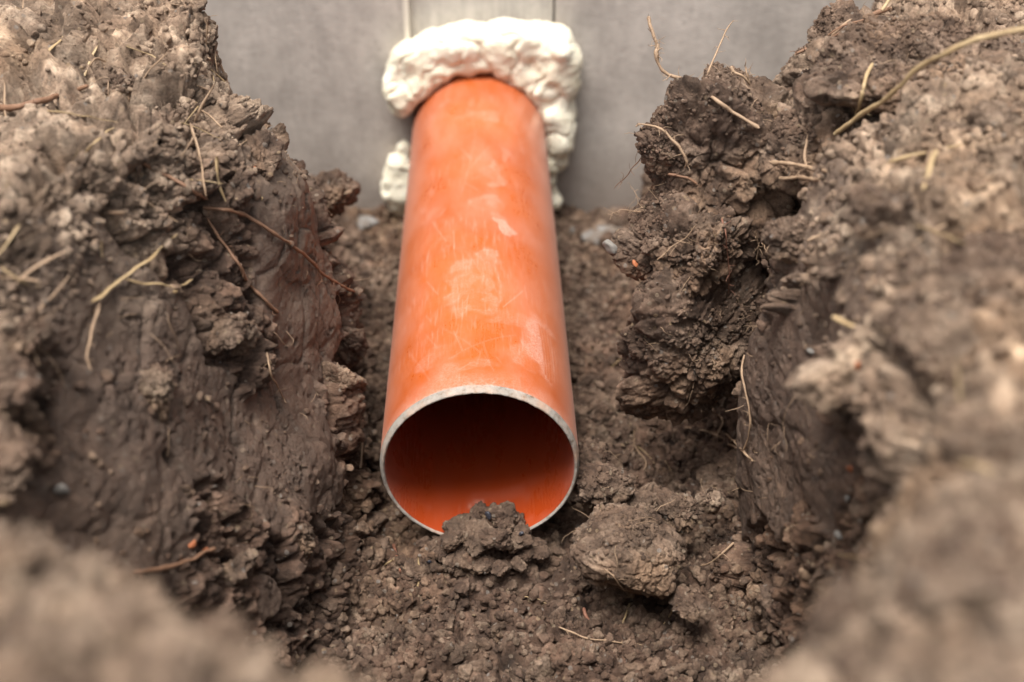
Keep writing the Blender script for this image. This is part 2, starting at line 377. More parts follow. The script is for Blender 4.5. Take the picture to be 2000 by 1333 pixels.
tag(wall, 'grey concrete foundation wall across the back of the trench', 'wall')
V, Fc = box_np(XL+.0012, XR-.0018, WY+.004, WY+.2, .0575, 1.098)
np_mesh('infill_panel', V, Fc, M_INFILL, wall, smooth=False)
V, Fc = box_np(XL-.0035, XL+.0008, WY-.0022, WY+.05, .06, 1.097)
mm, nt_, b_ = mat('pale_edge'); b_.inputs['Base Color'].default_value = (.62, .56, .47, 1); b_.inputs['Roughness'].default_value = .8
np_mesh('joint_strip', V, Fc, mm, wall, smooth=False)

# ------------------------------------------------------------------ drain pipe
RO, RI, LEN = .055, .0521, .60
def pipe_material():
    m_, nt_, b = mat('orange_plastic'); g = N(nt_); P = g.coord()
    scf = g.attr('scuff_sheen'); scr = g.attr('scratch')
    var = g.noise(P, 14, 3)
    base = g.ramp(var, [(.3, (.345, .064, .009)), (.7, (.42, .090, .014))])
    base = g.mix(g.attr('inner'), base, (.33, .040, .005))  # bore colour deepened to paint in the shade inside, besides being unbleached plastic
    grain = g.ramp(g.noise(P, 850, 3, .8), [(.38, .25), (.62, 1.)])
    hz = g.ramp(g.noise(g.scale(P, (1, .4, 1)), 30, 7, .68), [(.42, .0), (.72, .32)])
    fine = g.noise(g.scale(P, (700, 60, 700)), 1., 3)
    f2 = g.math('MULTIPLY', g.ramp(fine, [(.52, 0.), (.70, .28)]), g.ramp(g.noise(P, 25, 3), [(.4, 0.), (.6, 1.)]))
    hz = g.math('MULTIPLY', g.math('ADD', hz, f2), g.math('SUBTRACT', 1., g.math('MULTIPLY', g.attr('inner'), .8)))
    tot = g.math('ADD', g.math('ADD', hz, scr), g.math('MULTIPLY', scf, grain), True)
    c = g.mix(g.math('MULTIPLY', tot, .72), base, (.56, .33, .26))
    dirt = g.ramp(g.noise(P, 110, 5, .75), [(.74, 0.), (.80, .6)])
    c = g.mix(dirt, c, (.12, .06, .035))
    b.inputs['Sheen Weight'].default_value = .08; b.inputs['Sheen Roughness'].default_value = .45; b.inputs['Sheen Tint'].default_value = (1, .75, .65, 1)
    g.l(c, b.inputs['Base Color'])
    g.l(g.math('ADD', .27, g.math('MULTIPLY', tot, .3)), b.inputs['Roughness'])
    b.inputs['Specular IOR Level'].default_value = .42
    g.l(g.bump(g.math('ADD', g.noise(P, 60, 4), g.math('MULTIPLY', tot, .6)), .25, .0006), b.inputs['Normal'])
    return m_
M_PIPE = pipe_material()
na, ny = 540, 420
ang = np.linspace(0, 2*np.pi, na, endpoint=False)
prof = [(y, RO) for y in .0045+(LEN-.0045)*np.linspace(0, 1, ny)**1.2][::-1]+[(.0045, RO)]
prof = prof[:-1]
yy = np.array([p_[0] for p_ in prof]); rr = np.array([p_[1] for p_ in prof])
yi = .0012+(LEN-.0012)*np.linspace(0, 1, 120)**1.2
yy = np.concatenate([yy, yi]); rr = np.concatenate([rr, np.full(120, RI)])
A, Y = np.meshgrid(ang, yy, indexing='ij'); RR = np.broadcast_to(rr, A.shape)
RR = RR+.00012*np.sin(3*A+Y*9)
Vp = np.stack([RR*np.cos(A), Y, RR*np.sin(A)], -1).reshape(-1, 3)
Fp = grid_faces(na, len(yy), True)
brk = (Fp[:, 0] % len(yy)) != ny-1             # leave the front end to the rim
Fp = Fp[brk]
# scuffs with shapes of their own, in unrolled metres: s = arc from the crown (+ to the right), y along
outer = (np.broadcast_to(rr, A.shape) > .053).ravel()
s_ = (np.pi/2-A).ravel(); s_ = (s_+np.pi) % (2*np.pi)-np.pi; s_ = s_*RO; y_ = Y.ravel()
U3 = np.stack([s_, y_, 0*s_], -1)
wob = .004*fbm(U3, .012, 3, 5); wob2 = .004*fbm(U3, .012, 3, 9)
def patch(cx, cy, sx, sy, rot, amp, soft=.25):
    dx = s_+wob-cx; dy = y_+wob2-cy; c, s = math.cos(rot), math.sin(rot)
    q = np.sqrt(((dx*c+dy*s)/sx)**2+((-dx*s+dy*c)/sy)**2)
    return amp*sstep(1+soft*.5, 1-soft*.5, q)
def P2S(px, py):
    """pixel on the pipe's top -> unrolled coordinates"""
    d = ray(px, py); a_ = d[0]**2+d[2]**2; b2 = 2*(CAM[0]*d[0]+CAM[2]*d[2]); c_ = CAM[0]**2+CAM[2]**2-RO**2
    t = (-b2-math.sqrt(max(b2*b2-4*a_*c_, 0)))/(2*a_); p_ = CAM+d*t
    return math.atan2(p_[0], p_[2])*RO, p_[1]
scuff_sheen = np.zeros(len(Vp))
for (px, py, sx, sy, rot, amp) in [(985, 440, .006, .016, .3, .9), (1000, 455, .004, .008, -.5, .8), (955, 395, .012, .012, .2, .4),
        (925, 545, .014, .024, .1, .34), (945, 590, .010, .009, .4, .40), (900, 560, .009, .03, 0, .35), (965, 340, .006, .02, 0, .45),
        (950, 500, .010, .008, .5, .45), (1078, 655, .010, .009, .4, .55), (960, 235, .005, .006, 0, .35), (985, 300, .003, .012, 0, .3),
        (850, 700, .012, .012, .2, .25), (905, 715, .02, .006, .2, .3), (1035, 700, .013, .014, .2, .38), (860, 205, .006, .007, .3, .35),
        (838, 390, .004, .012, -.3, .4), (925, 225, .02, .006, .3, .25), (870, 470, .006, .02, 0, .2), (1000, 620, .016, .008, .3, .3)]:
    c_ = P2S(px, py); scuff_sheen = np.maximum(scuff_sheen, patch(c_[0], c_[1], sx, sy, rot, amp))
brk_n = sstep(-.35, .35, fbm(U3, .008, 4, 33))
scuff_sheen = scuff_sheen*(.35+.65*brk_n)
# arc of dried lime on the crown and the diagonal scrape fan on the right
c_ = P2S(945, 560); q = np.hypot((s_+wob*.6-c_[0])/.0115, (y_+wob2*.6-c_[1])/.028)
scuff_sheen = np.maximum(scuff_sheen, .35*np.exp(-((q-1)/.07)**2)*((s_ > c_[0]) | (y_ < c_[1]-.01)))
scratch = np.zeros(len(Vp))
def line(p0, p1, wd, amp, bend=0.):
    global scratch
    a0 = np.array(P2S(*p0)); a1 = np.array(P2S(*p1)); d = a1-a0; L = np.hypot(*d); d /= L; nrm = np.array([-d[1], d[0]])
    t = ((s_-a0[0])*d[0]+(y_-a0[1])*d[1]); e = (s_-a0[0])*nrm[0]+(y_-a0[1])*nrm[1]-bend*t*(L-t)
    scratch = np.maximum(scratch, amp*np.exp(-(e/wd)**2)*sstep(-.001, .002, t)*sstep(L+.001, L-.002, t))
base_scr = scratch; scratch = np.zeros(len(Vp))
for k in range(9):
    line((1052+k*6, 632+k*6), (1066+k*5, 735+k*8), .0007+.0004*(k % 3), 1., 1.5)
streak = scratch; scratch = base_scr
c_ = P2S(1065, 690); fan = patch(c_[0], c_[1], .013, .030, .1, .8, .5)
scuff_sheen = np.maximum(scuff_sheen, fan)*(1-.9*streak)
scuff_sheen = np.maximum(scuff_sheen, .55*sstep(.026, .004, y_+.006*fbm(U3, .02, 3, 61)))
scuff_sheen = np.maximum(scuff_sheen, .30*sstep(.03, .075, np.abs(s_)+.02*fbm(U3, .03, 3, 63)))  # flanks paler: grazing sheen painted into the colour along with dusty haze
for k in range(34):
    px = rng.uniform(830, 1050); py = rng.uniform(210, 750); a_ = rng.uniform(-1.2, 1.2); L = rng.uniform(10, 60)
    line((px, py), (px+L*math.sin(a_), py+L*math.cos(a_)), .00035, rng.uniform(.15, .4), rng.uniform(-1.5, 1.5))
for (p0, p1) in [((880, 700), (1010, 655)), ((860, 640), (940, 690)), ((800, 690), (840, 745)), ((930, 250), (900, 380)), ((860, 330), (850, 370))]:
    line(p0, p1, .0003, .22, .6)
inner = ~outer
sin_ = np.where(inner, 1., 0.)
# short crescent mould mark inside, on the invert
crA = np.hypot((np.arctan2(Vp[:, 0], -Vp[:, 2])*RI+.0005)/.006, (y_-.028)/.004)
scratch = np.where(inner, .5*np.exp(-((crA-1)/.18)**2)*(Vp[:, 0] < .0015)*(Vp[:, 2] < 0)+.08*sstep(.2, .8, fbm(Vp, .018, 4, 71))*(y_ < .05), scratch)
scuff_sheen = np.where(inner, 0, scuff_sheen)
edgewear = np.where(outer, .5*np.exp(-((y_-.0045)/.0016)**2)*sstep(-.3, .5, fbm(U3, .006, 3, 88)), 0)
pipe = bpy.data.objects.new('drain_pipe', None); col.objects.link(pipe)
np_mesh('tube', Vp, Fp, M_PIPE, pipe, attrs={'scuff_sheen': np.clip(scuff_sheen+edgewear, 0, 1), 'scratch': np.clip(scratch, 0, 1), 'inner': inner*1.})
tag(pipe, 'scuffed orange plastic drain pipe coming out of the concrete wall', 'pipe')
# rim: bevel outside plus sawn end face, pale and rough
m_, nt_, b = mat('sawn_plastic_edge'); g = N(nt_); P = g.coord()
c = g.ramp(g.noise(P, 190, 5, .7), [(.33, (.15, .105, .07)), (.43, (.23, .20, .17)), (.7, (.32, .29, .255))])
c = g.mix(g.ramp(g.noise(P, 60, 3), [(.45, 0.), (.72, .35)]), c, (.62, .30, .16))
g.l(c, b.inputs['Base Color']); b.inputs['Roughness'].default_value = .75
g.l(g.bump(g.noise(P, 600, 4), .8, .0006), b.inputs['Normal'])
M_RIM = m_
rp = [(.0046, RO+.00002), (.0034, RO-.00008), (.0022, RO-.0005), (.0006, RO-.0012), (0, RO-.0015), (-.0001, RO-.0021), (.0002, RI+.0004), (.0012, RI)]
na2 = 720; ang2 = np.linspace(0, 2*np.pi, na2, endpoint=False)
A2, Yr = np.meshgrid(ang2, [p_[0] for p_ in rp], indexing='ij'); Rr = np.broadcast_to([p_[1] for p_ in rp], A2.shape)
Vr = np.stack([Rr*np.cos(A2), Yr, Rr*np.sin(A2)], -1).reshape(-1, 3)
nz = fbm(Vr, .0035, 3, 3); burr = np.clip(vnoise(Vr, .0025, 44)-.45, 0, 1)
mid_ = np.tile(np.array([0, 1, 1, 1, 1, 1, 1, 0.]), na2)
Vr[:, 1] += mid_*(.00022*nz-.0006*burr)
np_mesh('cut_rim', Vr, grid_faces(na2, len(rp), True), M_RIM, pipe)
zadd(Vp[outer])

# ------------------------------------------------------------------ expanding foam
m_, nt_, b = mat('cream_foam'); g = N(nt_); P = g.coord()
g.l(g.ramp(g.noise(P, 45, 4), [(.3, (.68, .61, .45)), (.65, (.77, .71, .57))]), b.inputs['Base Color'])
b.inputs['Roughness'].default_value = .8; b.inputs['Subsurface Weight'].default_value = .12; b.inputs['Subsurface Radius'].default_value = (1, .7, .45); b.inputs['Subsurface Scale'].default_value = .006
g.l(g.bump(g.noise(P, 260, 4, .6), .5, .0012), b.inputs['Normal']); M_FOAM = m_
def wp(px, py, y):
    d = ray(px, py); return CAM+d*((y-CAM[1])/d[1])
def blob_mesh(name, balls, voxel, seed, amp=.0013):
    bm = bmesh.new()
    for (c, r, sq) in balls:
        bmesh.ops.create_icosphere(bm, subdivisions=3, radius=1, matrix=Matrix.Translation(Vector(c)) @ Matrix.Diagonal((r*sq[0], r*sq[1], r*sq[2], 1)))
    me = bpy.data.meshes.new('tmp'); bm.to_mesh(me); bm.free()
    o = bpy.data.objects.new('tmp', me); col.objects.link(o)
    md = o.modifiers.new('r', 'REMESH'); md.mode = 'VOXEL'; md.voxel_size = voxel; md.use_smooth_shade = True
    m2 = o.modifiers.new('s', 'SMOOTH'); m2.iterations = 110; m2.factor = .5
    ev = o.evaluated_get(bpy.context.evaluated_depsgraph_get()); me2 = ev.to_mesh()
    n = len(me2.vertices); V = np.empty(n*3, np.float32); me2.vertices.foreach_get('co', V); V = V.reshape(-1, 3)
    Nn_ = np.empty(n*3, np.float32); me2.vertices.foreach_get('normal', Nn_); Nn_ = Nn_.reshape(-1, 3)
    Fq = [tuple(p_.vertices) for p_ in me2.polygons]
    ev.to_mesh_clear(); bpy.data.objects.remove(o); bpy.data.meshes.remove(me)
    V = V.astype(float)+Nn_*(amp*fbm(V, .016, 4, seed)+.0006*fbm(V, .005, 2, seed+9)-.002*np.clip(1-np.abs(fbm(V, .02, 2, seed+5))*5, 0, 1))[:, None]
    o = np_mesh(name, V, np.array(Fq), M_FOAM); return o, V
balls = []
def fb(px, py, r, y=.425, sq=(1, 1, 1)): balls.append((wp(px, py, y), r, sq))
for (px, py, r) in [(790, 192, .0150), (784, 165, .0130), (800, 140, .0165), (812, 105, .0165), (842, 88, .0160), (878, 88, .0170), (915, 84, .0175), (950, 80, .0170),
                    (985, 84, .0165), (1020, 86, .0165), (1055, 84, .0165), (1085, 88, .0160), (1092, 118, .0160), (1096, 150, .0155), (1096, 185, .0155), (1090, 220, .0150),
                    (1092, 250, .0150), (1087, 280, .0135), (1082, 310, .0115), (1072, 345, .0095), (1073, 395, .0085), (1072, 370, .008), (1045, 150, .013), (1062, 175, .012), (830, 140, .013), (820, 165, .012), (865, 115, .012), (1000, 115, .012), (930, 112, .013)]:
    fb(px, py, r)
rf = np.random.default_rng(5)
for a_ in np.radians(np.arange(-20, 150, 9)):
    balls.append((np.array([(RO+.0115)*math.cos(a_), .4215, (RO+.0115)*math.sin(a_)]), .0125, (1, 1, 1)))
balls = [(c+rf.normal(0, .0022, 3), r*rf.uniform(.93, 1.07), (rf.uniform(.9, 1.15), 1, rf.uniform(.9, 1.15))) for (c, r, q_) in balls]
for k in range(10):
    i = rf.integers(0, len(balls)); i = i % 29; c, r, _ = balls[i]
    v_ = rf.normal(size=3); v_ /= np.linalg.norm(v_); v_[1] = -abs(v_[1])
    balls.append((c+v_*r*.85, r*rf.uniform(.4, .65), (1, 1, 1)))
foam, Vf = blob_mesh('foam_collar', balls, .0013, 201)
tag(foam, 'thick creamy white expanding foam bulging around the top of the orange pipe', 'foam')
balls = []
for (px, py, r) in [(792, 290, .008), (782, 320, .0125), (775, 345, .0125), (772, 370, .013), (778, 398, .0105), (790, 380, .014), (792, 340, .013), (790, 412, .008), (757, 350, .005), (800, 360, .014)]:
    fb(px, py, r, .428)
foam2, Vf2 = blob_mesh('foam_blob', balls, .0012, 301, .0016)
tag(foam2, 'small lump of white foam squeezed out low on the left side of the pipe', 'foam')

# ------------------------------------------------------------------ clods
def clod_shape(level, seed, dims, angular=.8, crumb=1., size=None):
    D, Fc = ico(level); r_ = np.random.default_rng(seed)
    ns = r_.normal(size=(13, 3)); ns /= np.linalg.norm(ns, axis=1)[:, None]; ds = r_.uniform(.62, 1., 13)
    q = np.clip(D@ns.T, 1e-3, None); rad = 1/(((q/ds)**14).sum(1))**(1/14)
    rad = np.minimum(rad, 1.35)*angular+(1-angular)
    V = D*rad[:, None]*np.array(dims)
    L = max(dims); Nv = D*np.array([1/d_ for d_ in dims]); Nv /= np.linalg.norm(Nv, axis=1)[:, None]
    h = .12*L*fbm(V+seed, L*.7, 3, seed % 97)
    if level >= 4:
        h = h+facets(warp(V+seed*.01, L*.25, L*.06, seed % 89), L*.42, seed % 83, .9, .5, .25)*.55*crumb
    if level >= 5:
        h = h+facets(warp(V+seed*.013, L*.1, L*.03, 3), max(L*.17, .004), seed % 79, .8, .5, .25)*.6*crumb
    if level >= 6:
        msk = .12+.88*sstep(-.15, .3, fbm(V+seed, .02, 3, 13))
        h = h+(lumps(warp(V, .01, .001, 9)+seed*.017, .0062, seed % 73)*.4+lumps(V, .0034, seed % 71)*.55+lumps(V+.5, .002, seed % 61)*.4)*crumb*msk
        h = h+.0008*fbm(V, .004, 3, seed % 67)
    return V+Nv*h[:, None], Fc
CL = []
def clod(name, px, py, d, dims, seed, m_, label, level=6, rot=(0, 0, 0), cat_='soil clod', group=None, angular=.8, crumb=1., sink=0.):
    V, Fc = clod_shape(level, seed, dims, angular, crumb)
    Rm = np.array(Euler(rot).to_matrix()); V = V@Rm.T
    c = at(px, py, d)
    o = np_mesh(name, V, Fc, m_); o.location = c
    tag(o, label, cat_, group); zadd(V+c)
    if d < .78: CL.append((V+c, V/np.linalg.norm(V, axis=1)[:, None], max(dims)**2))
    return o
# the leaning stack on the right
clod('earth_clod', 1408, 335, .690, (.053, .038, .052), 11, M_CLOD, 'big crumbly earth clod with roots, topmost of the stack right of the pipe', 7, (.2, .3, .2), crumb=.9)
clod('earth_clod', 1490, 215, .715, (.036, .03, .014), 12, M_CLODM, 'flat grey cracked clod lying on the topmost big clod', 6, (.1, .25, -.2))
clod('earth_clod', 1345, 470, .685, (.042, .034, .026), 15, M_CLOD, 'wide rough clod wedged in the middle of the stack right of the pipe', 7, (.1, -.15, .1))
clod('earth_clod', 1368, 680, .712, (.038, .036, .054), 213, M_CLOD, 'tall dark rough clod at the bottom of the stack right of the pipe', 7, (.15, -.1, .5), angular=1., crumb=.9)
clod('earth_clod', 1430, 560, .79, (.026, .03, .040), 17, M_CLOD, 'shadowed clod jammed behind the stack against the right bank', 6, (.1, .3, .3))
clod('earth_clod', 1287, 300, .672, (.012, .012, .016), 19, M_CLOD, 'small reddish lump stuck on the left corner of the topmost big clod', 6)
clod('earth_clod', 1600, 155, .72, (.021, .02, .024), 21, M_DRY, 'pale cream dry clod behind the right bank edge, below the twigs', 6, (0, .3, .3))
clod('earth_clod', 1660, 85, .70, (.025, .022, .018), 23, M_CLODM, 'brown clod under the forked twigs on the right bank', 6)
clod('earth_clod', 1560, 290, .64, (.026, .03, .014), 25, M_CLODM, 'slanting brown clod with root stubs at the edge of the right bank', 6, (.3, -.45, .2))
clod('earth_clod', 1650, 225, .645, (.036, .035, .018), 27, M_CLODM, 'long sloping clod above the root stubs on the right bank', 6, (.2, -.45, .1))
clod('earth_clod', 1780, 130, .62, (.05, .04, .022), 29, M_CLODM, 'large blurred clod at the top right corner of the dig', 6, (.1, -.1, .2))
clod('earth_clod', 1548, 480, depth(1560, 450)+.006, (.010, .012, .010), 58, M_CLODM, 'rough clod at the upper end of the smooth cut face below the root stubs', 6, (0, .2, 1.4))
# on the floor
clod('earth_clod', 1222, 1072, .670, (.0285, .026, .0215), 31, M_CLODM, 'large rounded grey brown clod on the floor right of the pipe mouth', 7, (.25, .1, -.15), angular=.35, crumb=.55)
clod('earth_clod', 1192, 955, .708, (.016, .014, .0135), 33, M_CLOD, 'dark lumpy clod between the pipe rim and the two broken clods', 6)
clod('earth_clod', 1262, 985, .705, (.012, .012, .009), 35, M_CLODM, 'left one of the two broken grey clods behind the large rounded clod', 6)
clod('earth_clod', 1325, 1000, .700, (.014, .012, .0105), 37, M_CLODM, 'right one of the two broken grey clods behind the large rounded clod', 6)
clod('earth_clod', 1385, 975, .700, (.0075, .007, .0055), 39, M_DRY, 'small tan clod next to the broken grey clods', 5)
clod('earth_clod', 1345, 1185, .655, (.010, .009, .006), 43, M_CLOD, 'crumbly clod in the shade under the large rounded clod', 5)
clod('earth_clod', 1158, 905, .755, (.011, .012, .010), 45, M_CLOD, 'dark clod touching the right side of the pipe rim', 5)
# behind, by the wall
clod('earth_clod', 648, 375, .86, (.018, .02, .017), 47, M_CLOD, 'brown clod sticking out behind the left bank before the grey wall', 6)
clod('earth_clod', 1285, 355, .99, (.016, .016, .016), 49, M_CLOD, 'blurred brown clod on the ground by the wall right of the foam', 5)
# big lumps worked into the left bank
clod('earth_clod', 150, 180, .655, (.030, .02, .010), 51, M_DRY, 'blurred pale flat clod among straw on top of the left bank', 5)
clod('earth_clod', 240, 170, .64, (.012, .010, .008), 53, M_DRY, 'small pale brown lump on the edge of the left bank', 5)
clod('earth_clod', 455, 645, .615, (.010, .009, .011), 55, M_CLODM, 'light angular clod sitting halfway down the left bank', 5)
# dry clods along the near banks, far out of focus
for (px, py, dx, dz, sd_, lab) in [(1930, 545, .024, .018, 61, 'pale tan blurred clod at the right edge, level with the clod stack'),
        (1850, 700, .022, .018, 62, 'tan blurred clod on the near right bank beside the dark cut face'), (1965, 250, .020, .014, 63, 'cream blurred clod near the right edge below the golden straw'),
        (1720, 420, .015, .012, 64, 'brown blurred clod on the right bank edge right of the root stubs'), (1930, 880, .016, .012, 65, 'light blurred clod low on the near right bank'),
        (1870, 1150, .018, .014, 66, 'greyish very blurred clod in the lower right corner'), (1640, 1240, .012, .009, 67, 'tan very blurred clod at the bottom, right of the trench floor'),
        (110, 1190, .014, .006, 68, 'sandy very blurred clod in the lower left corner'), (400, 1290, .011, .008, 69, 'sandy very blurred clod at the bottom, left of the trench floor'),
        (50, 650, .011, .009, 70, 'blurred brown clod at the left edge of the photo'), (300, 760, .012, .010, 71, 'blurred clod in the middle of the left bank face'), (1790, 560, .014, .012, 72, 'blurred brown clod between the tan clod and the cut face on the right bank')]:
    clod('earth_clod', px, py, depth(px, py)+.004, (dx, dx*.9, dz), sd_, M_DRY if sd_ % 3 != 1 else M_CLODM, lab, 6, (.1*(sd_ % 5), .2, sd_))
# heap in the mouth of the pipe
heap = [(905, 1035, .012, .008), (940, 1010, .009, .008), (975, 1008, .010, .009), (1003, 1018, .007, .0075), (1020, 1040, .007, .007), (885, 1050, .009, .006), (930, 1052, .012, .008),
        (970, 1050, .009, .008), (960, 1080, .008, .007), (1005, 1055, .008, .006), (905, 1080, .010, .007), (870, 1062, .008, .005), (990, 995, .005, .006), (925, 1075, .007, .006), (1045, 1062, .006, .004), (850, 1072, .006, .004), (1060, 1080, .007, .005), (1030, 1085, .006, .005), (880, 1100, .007, .005), (940, 1105, .008, .006), (980, 1112, .006, .005), (1010, 1100, .005, .004), (830, 1060, .005, .004), (955, 1040, .006, .006), (915, 1018, .005, .005), (990, 1030, .006, .006), (860, 1085, .005, .004)]
hm = []
for k in range(5):
    V, Fc = clod_shape(5, 100+k, (1, .85, .75), .85); hm.append(np_mesh('heap', V*1., Fc, M_CLOD, link=False))
for k, (px, py, a_, h_) in enumerate(heap):
    V, Fc = clod_shape(5, 110+k, (a_*1.0, a_*.8, h_*.8), .9)
    # rests on the pipe invert or on the floor before it
    p_ = wp(px, py+6, 0) if py < 1045 else None
    d = ray(px, py); zt = -.046+(.010 if 960 < px < 1000 else .004) if py < 1058 else -.051
    t = (zt-CAM[2])/d[2]; c = CAM+d*t
    o = np_mesh('soil_lump', V, Fc, M_CLOD if k % 3 else M_CLODM); o.location = c; o.rotation_euler = (0, 0, k*1.3)
    tag(o, 'dark crumbly soil lump heaped in the open mouth of the pipe', 'soil lump', 'lumps heaped in the pipe mouth'); zadd(V+c)

# ------------------------------------------------------------------ loose lumps and crumbs
inv = (Pn[:, 0] > -.45) & (Pn[:, 0] < .5) & (Pn[:, 1] > -.38) & (Pn[:, 1] < .43)
idx = np.where(inv)[0]; Pi = Pn[idx]; Ni = Nn[idx]
isfloor = (Pi[:, 2] < -.035) & (np.abs(Pi[:, 0]) < .16)
underpipe = (np.abs(Pi[:, 0]) < .038) & (Pi[:, 1] > .01)
istop = Pi[:, 2] > .165
clump = sstep(-.3, .5, fbm(Pi, .045, 3, 404))
cell = np.ones(len(Pi))                         # undo the uneven spacing of the sheet
dyv = np.gradient(yv)[idx % nv]; cell *= dyv/.0009
flat0 = sstep(.2, .6, Ni[:, 2])
wts = cell*(isfloor*2.4+istop*1.9*(.4+.6*clump)+(~isfloor & ~istop)*.5*(.3+.7*clump)*(1-.6*cutA[idx]))*(~underpipe)*(.12+.88*flat0)
wts /= wts.sum()
def rot_batch(n):
    q = rng.normal(size=(n, 4)); q /= np.linalg.norm(q, axis=1)[:, None]; w_, x, y, z = q.T
    return np.stack([np.stack([1-2*(y*y+z*z), 2*(x*y-z*w_), 2*(x*z+y*w_)], -1), np.stack([2*(x*y+z*w_), 1-2*(x*x+z*z), 2*(y*z-x*w_)], -1), np.stack([2*(x*z-y*w_), 2*(y*z+x*w_), 1-2*(x*x+y*y)], -1)], 1)
def scatter(n, smin, smax, power, level, variants, seed, name, mat_, weights=wts, sink=.35):
    base = [clod_shape(level, seed+k, (1, rng.uniform(.7, 1), rng.uniform(.5, .85)), .9)[0] for k in range(variants)]
    Fc = ico(level)[1]; nvv = len(base[0])
    ch = rng.choice(len(idx), n, p=weights); s = smin+(smax-smin)*rng.random(n)**power
    Rm = rot_batch(n); Vs = np.empty((n, nvv, 3)); which = rng.integers(0, variants, n)
    for k in range(variants):
        mk = which == k; Vs[mk] = np.einsum('nij,vj->nvi', Rm[mk], base[k])
    Vs = Vs*s[:, None, None]+(Pi[ch]+Ni[ch]*(s*(.6-sink))[:, None])[:, None]
    Fs = (Fc[None]+(np.arange(n)*nvv)[:, None, None]).reshape(-1, 3)
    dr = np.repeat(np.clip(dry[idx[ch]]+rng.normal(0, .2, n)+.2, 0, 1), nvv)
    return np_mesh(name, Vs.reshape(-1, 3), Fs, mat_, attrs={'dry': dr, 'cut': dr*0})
cP = np.concatenate([a_[0] for a_ in CL]); cN = np.concatenate([a_[1] for a_ in CL]); cW = np.concatenate([np.full(len(a_[0]), a_[2]/len(a_[0])) for a_ in CL])
cW = cW*sstep(-.2, .5, cN[:, 2])*sstep(-.4, .4, fbm(cP, .02, 3, 99)); cW /= cW.sum()
Pi_, Ni_, idx_ = Pi, Ni, idx
def clod_crumbs(n, smin, smax, level, seed, name):
    global Pi, Ni, idx
    Pi, Ni, idx = cP, cN, np.zeros(len(cP), int)
    o = scatter(n, smin, smax, 1.8, level, 6, seed, name, M_CLOD, cW, .45); Pi, Ni, idx = Pi_, Ni_, idx_
    tag(o, 'fine soil crumbs sticking to the big clods', None, None, 'stuff')
clod_crumbs(14000, .0005, .0017, 2, 560, 'clod_crumbs')
o = scatter(42000, .0006, .0018, 1.6, 2, 8, 500, 'soil_crumbs', M_CRUMB); tag(o, 'fine loose soil crumbs strewn over trench floor and banks', None, None, 'stuff')
o = scatter(17000, .0016, .0036, 2, 3, 8, 520, 'soil_crumbs', M_CRUMB); tag(o, 'coarser loose soil crumbs strewn over trench floor and banks', None, None, 'stuff')
o = scatter(3800, .0022, .0052, 1.6, 4, 8, 540, 'soil_crumbs', M_CRUMB, wts*isfloor/(wts*isfloor).sum()); tag(o, 'angular soil crumbs lying all over the trench floor', None, None, 'stuff')
lump_me = []
for k in range(9):
    V, Fc = clod_shape(5, 600+k, (1, random.uniform(.7, 1), random.uniform(.55, .85)), .85)
    for mt in (M_CLOD, M_CLODM, M_DRY): lump_me.append(np_mesh('soil_lump', V*.006, Fc, mt, link=False))
def place_lump(p_, s, kind, label, group, k):
    me = lump_me[(k % 9)*3+kind]
    o = bpy.data.objects.new('soil_lump', me); col.objects.link(o)
    o.location = p_; o.scale = (s/.006,)*3; o.rotation_euler = (rng.uniform(-.5, .5), rng.uniform(-.5, .5), rng.uniform(0, 6.28))
    tag(o, label, 'soil lump', group); return o
def worded(label, kind, large):
    for w_ in ('loose brown ', 'pale dry ', 'brown ', 'pale '):
        if label.startswith(w_): label = label[len(w_):]; break
    return ('larger ' if large else 'small ')+('dark brown ', 'greyish brown ', 'pale tan ')[kind]+label
def lump_set(mask, n, smin, smax, label, group, kinds, power=1.6):
    w_ = wts*mask; w_ = w_/w_.sum(); ch = rng.choice(len(idx), n, p=w_)
    for k, c_ in enumerate(ch):
        s = smin+(smax-smin)*rng.random()**power; kd = kinds[rng.integers(len(kinds))]
        place_lump(Pi[c_]+Ni[c_]*s*.25, s, kd, worded(label, kd, s > (smin+smax)*.5), group, int(rng.integers(9)))
X, Yp = Pi[:, 0], Pi[:, 1]
big_me = [[np_mesh('earth_clod', V*.012, Fc, mt, link=False) for mt in (M_CLOD, M_CLODM, M_DRY)] for V, Fc in [clod_shape(6, 650+k, (1, .8, .65+.05*k), .95) for k in range(5)]]
# (the relief inside clod_shape is metric, so rebuild these at true size)
for k in range(5):
    V, Fc = clod_shape(6, 650+k, (.012, .0098, .0078+.0006*k), .95)
    for me in big_me[k]: me.vertices.foreach_set('co', V.astype(np.float32).ravel()); me.update()
def clod_set(mask, n, smin, smax, label, group, kinds):
    w_ = cell*mask; w_ = w_/w_.sum()
    for c_ in rng.choice(len(idx), n, p=w_):
        s = smin+(smax-smin)*rng.random()**1.5
        kd = kinds[rng.integers(len(kinds))]; o = bpy.data.objects.new('earth_clod', big_me[rng.integers(5)][kd]); col.objects.link(o)
        o.location = Pi[c_]-Ni[c_]*s*.15; o.scale = (s/.012,)*3; o.rotation_euler = tuple(rng.uniform(-3, 3, 3)); tag(o, worded(label, kd, s > (smin+smax)*.45), 'soil clod', group)
face = (~isfloor & ~istop & (Pi[:, 2] > -.05) & (Pi[:, 2] < .19))*(1-cutA[idx])*(Yp > -.26)
clod_set(face*(X < 0), 42, .006, .018, 'brown clod bedded in the face of the left bank', 'clods bedded in the left bank face', (0, 0, 1))
clod_set(face*(X > 0)*((Yp < -.07) | (Yp > .14)), 40, .007, .020, 'brown clod bedded in the face of the right bank', 'clods bedded in the right bank face', (0, 0, 1))
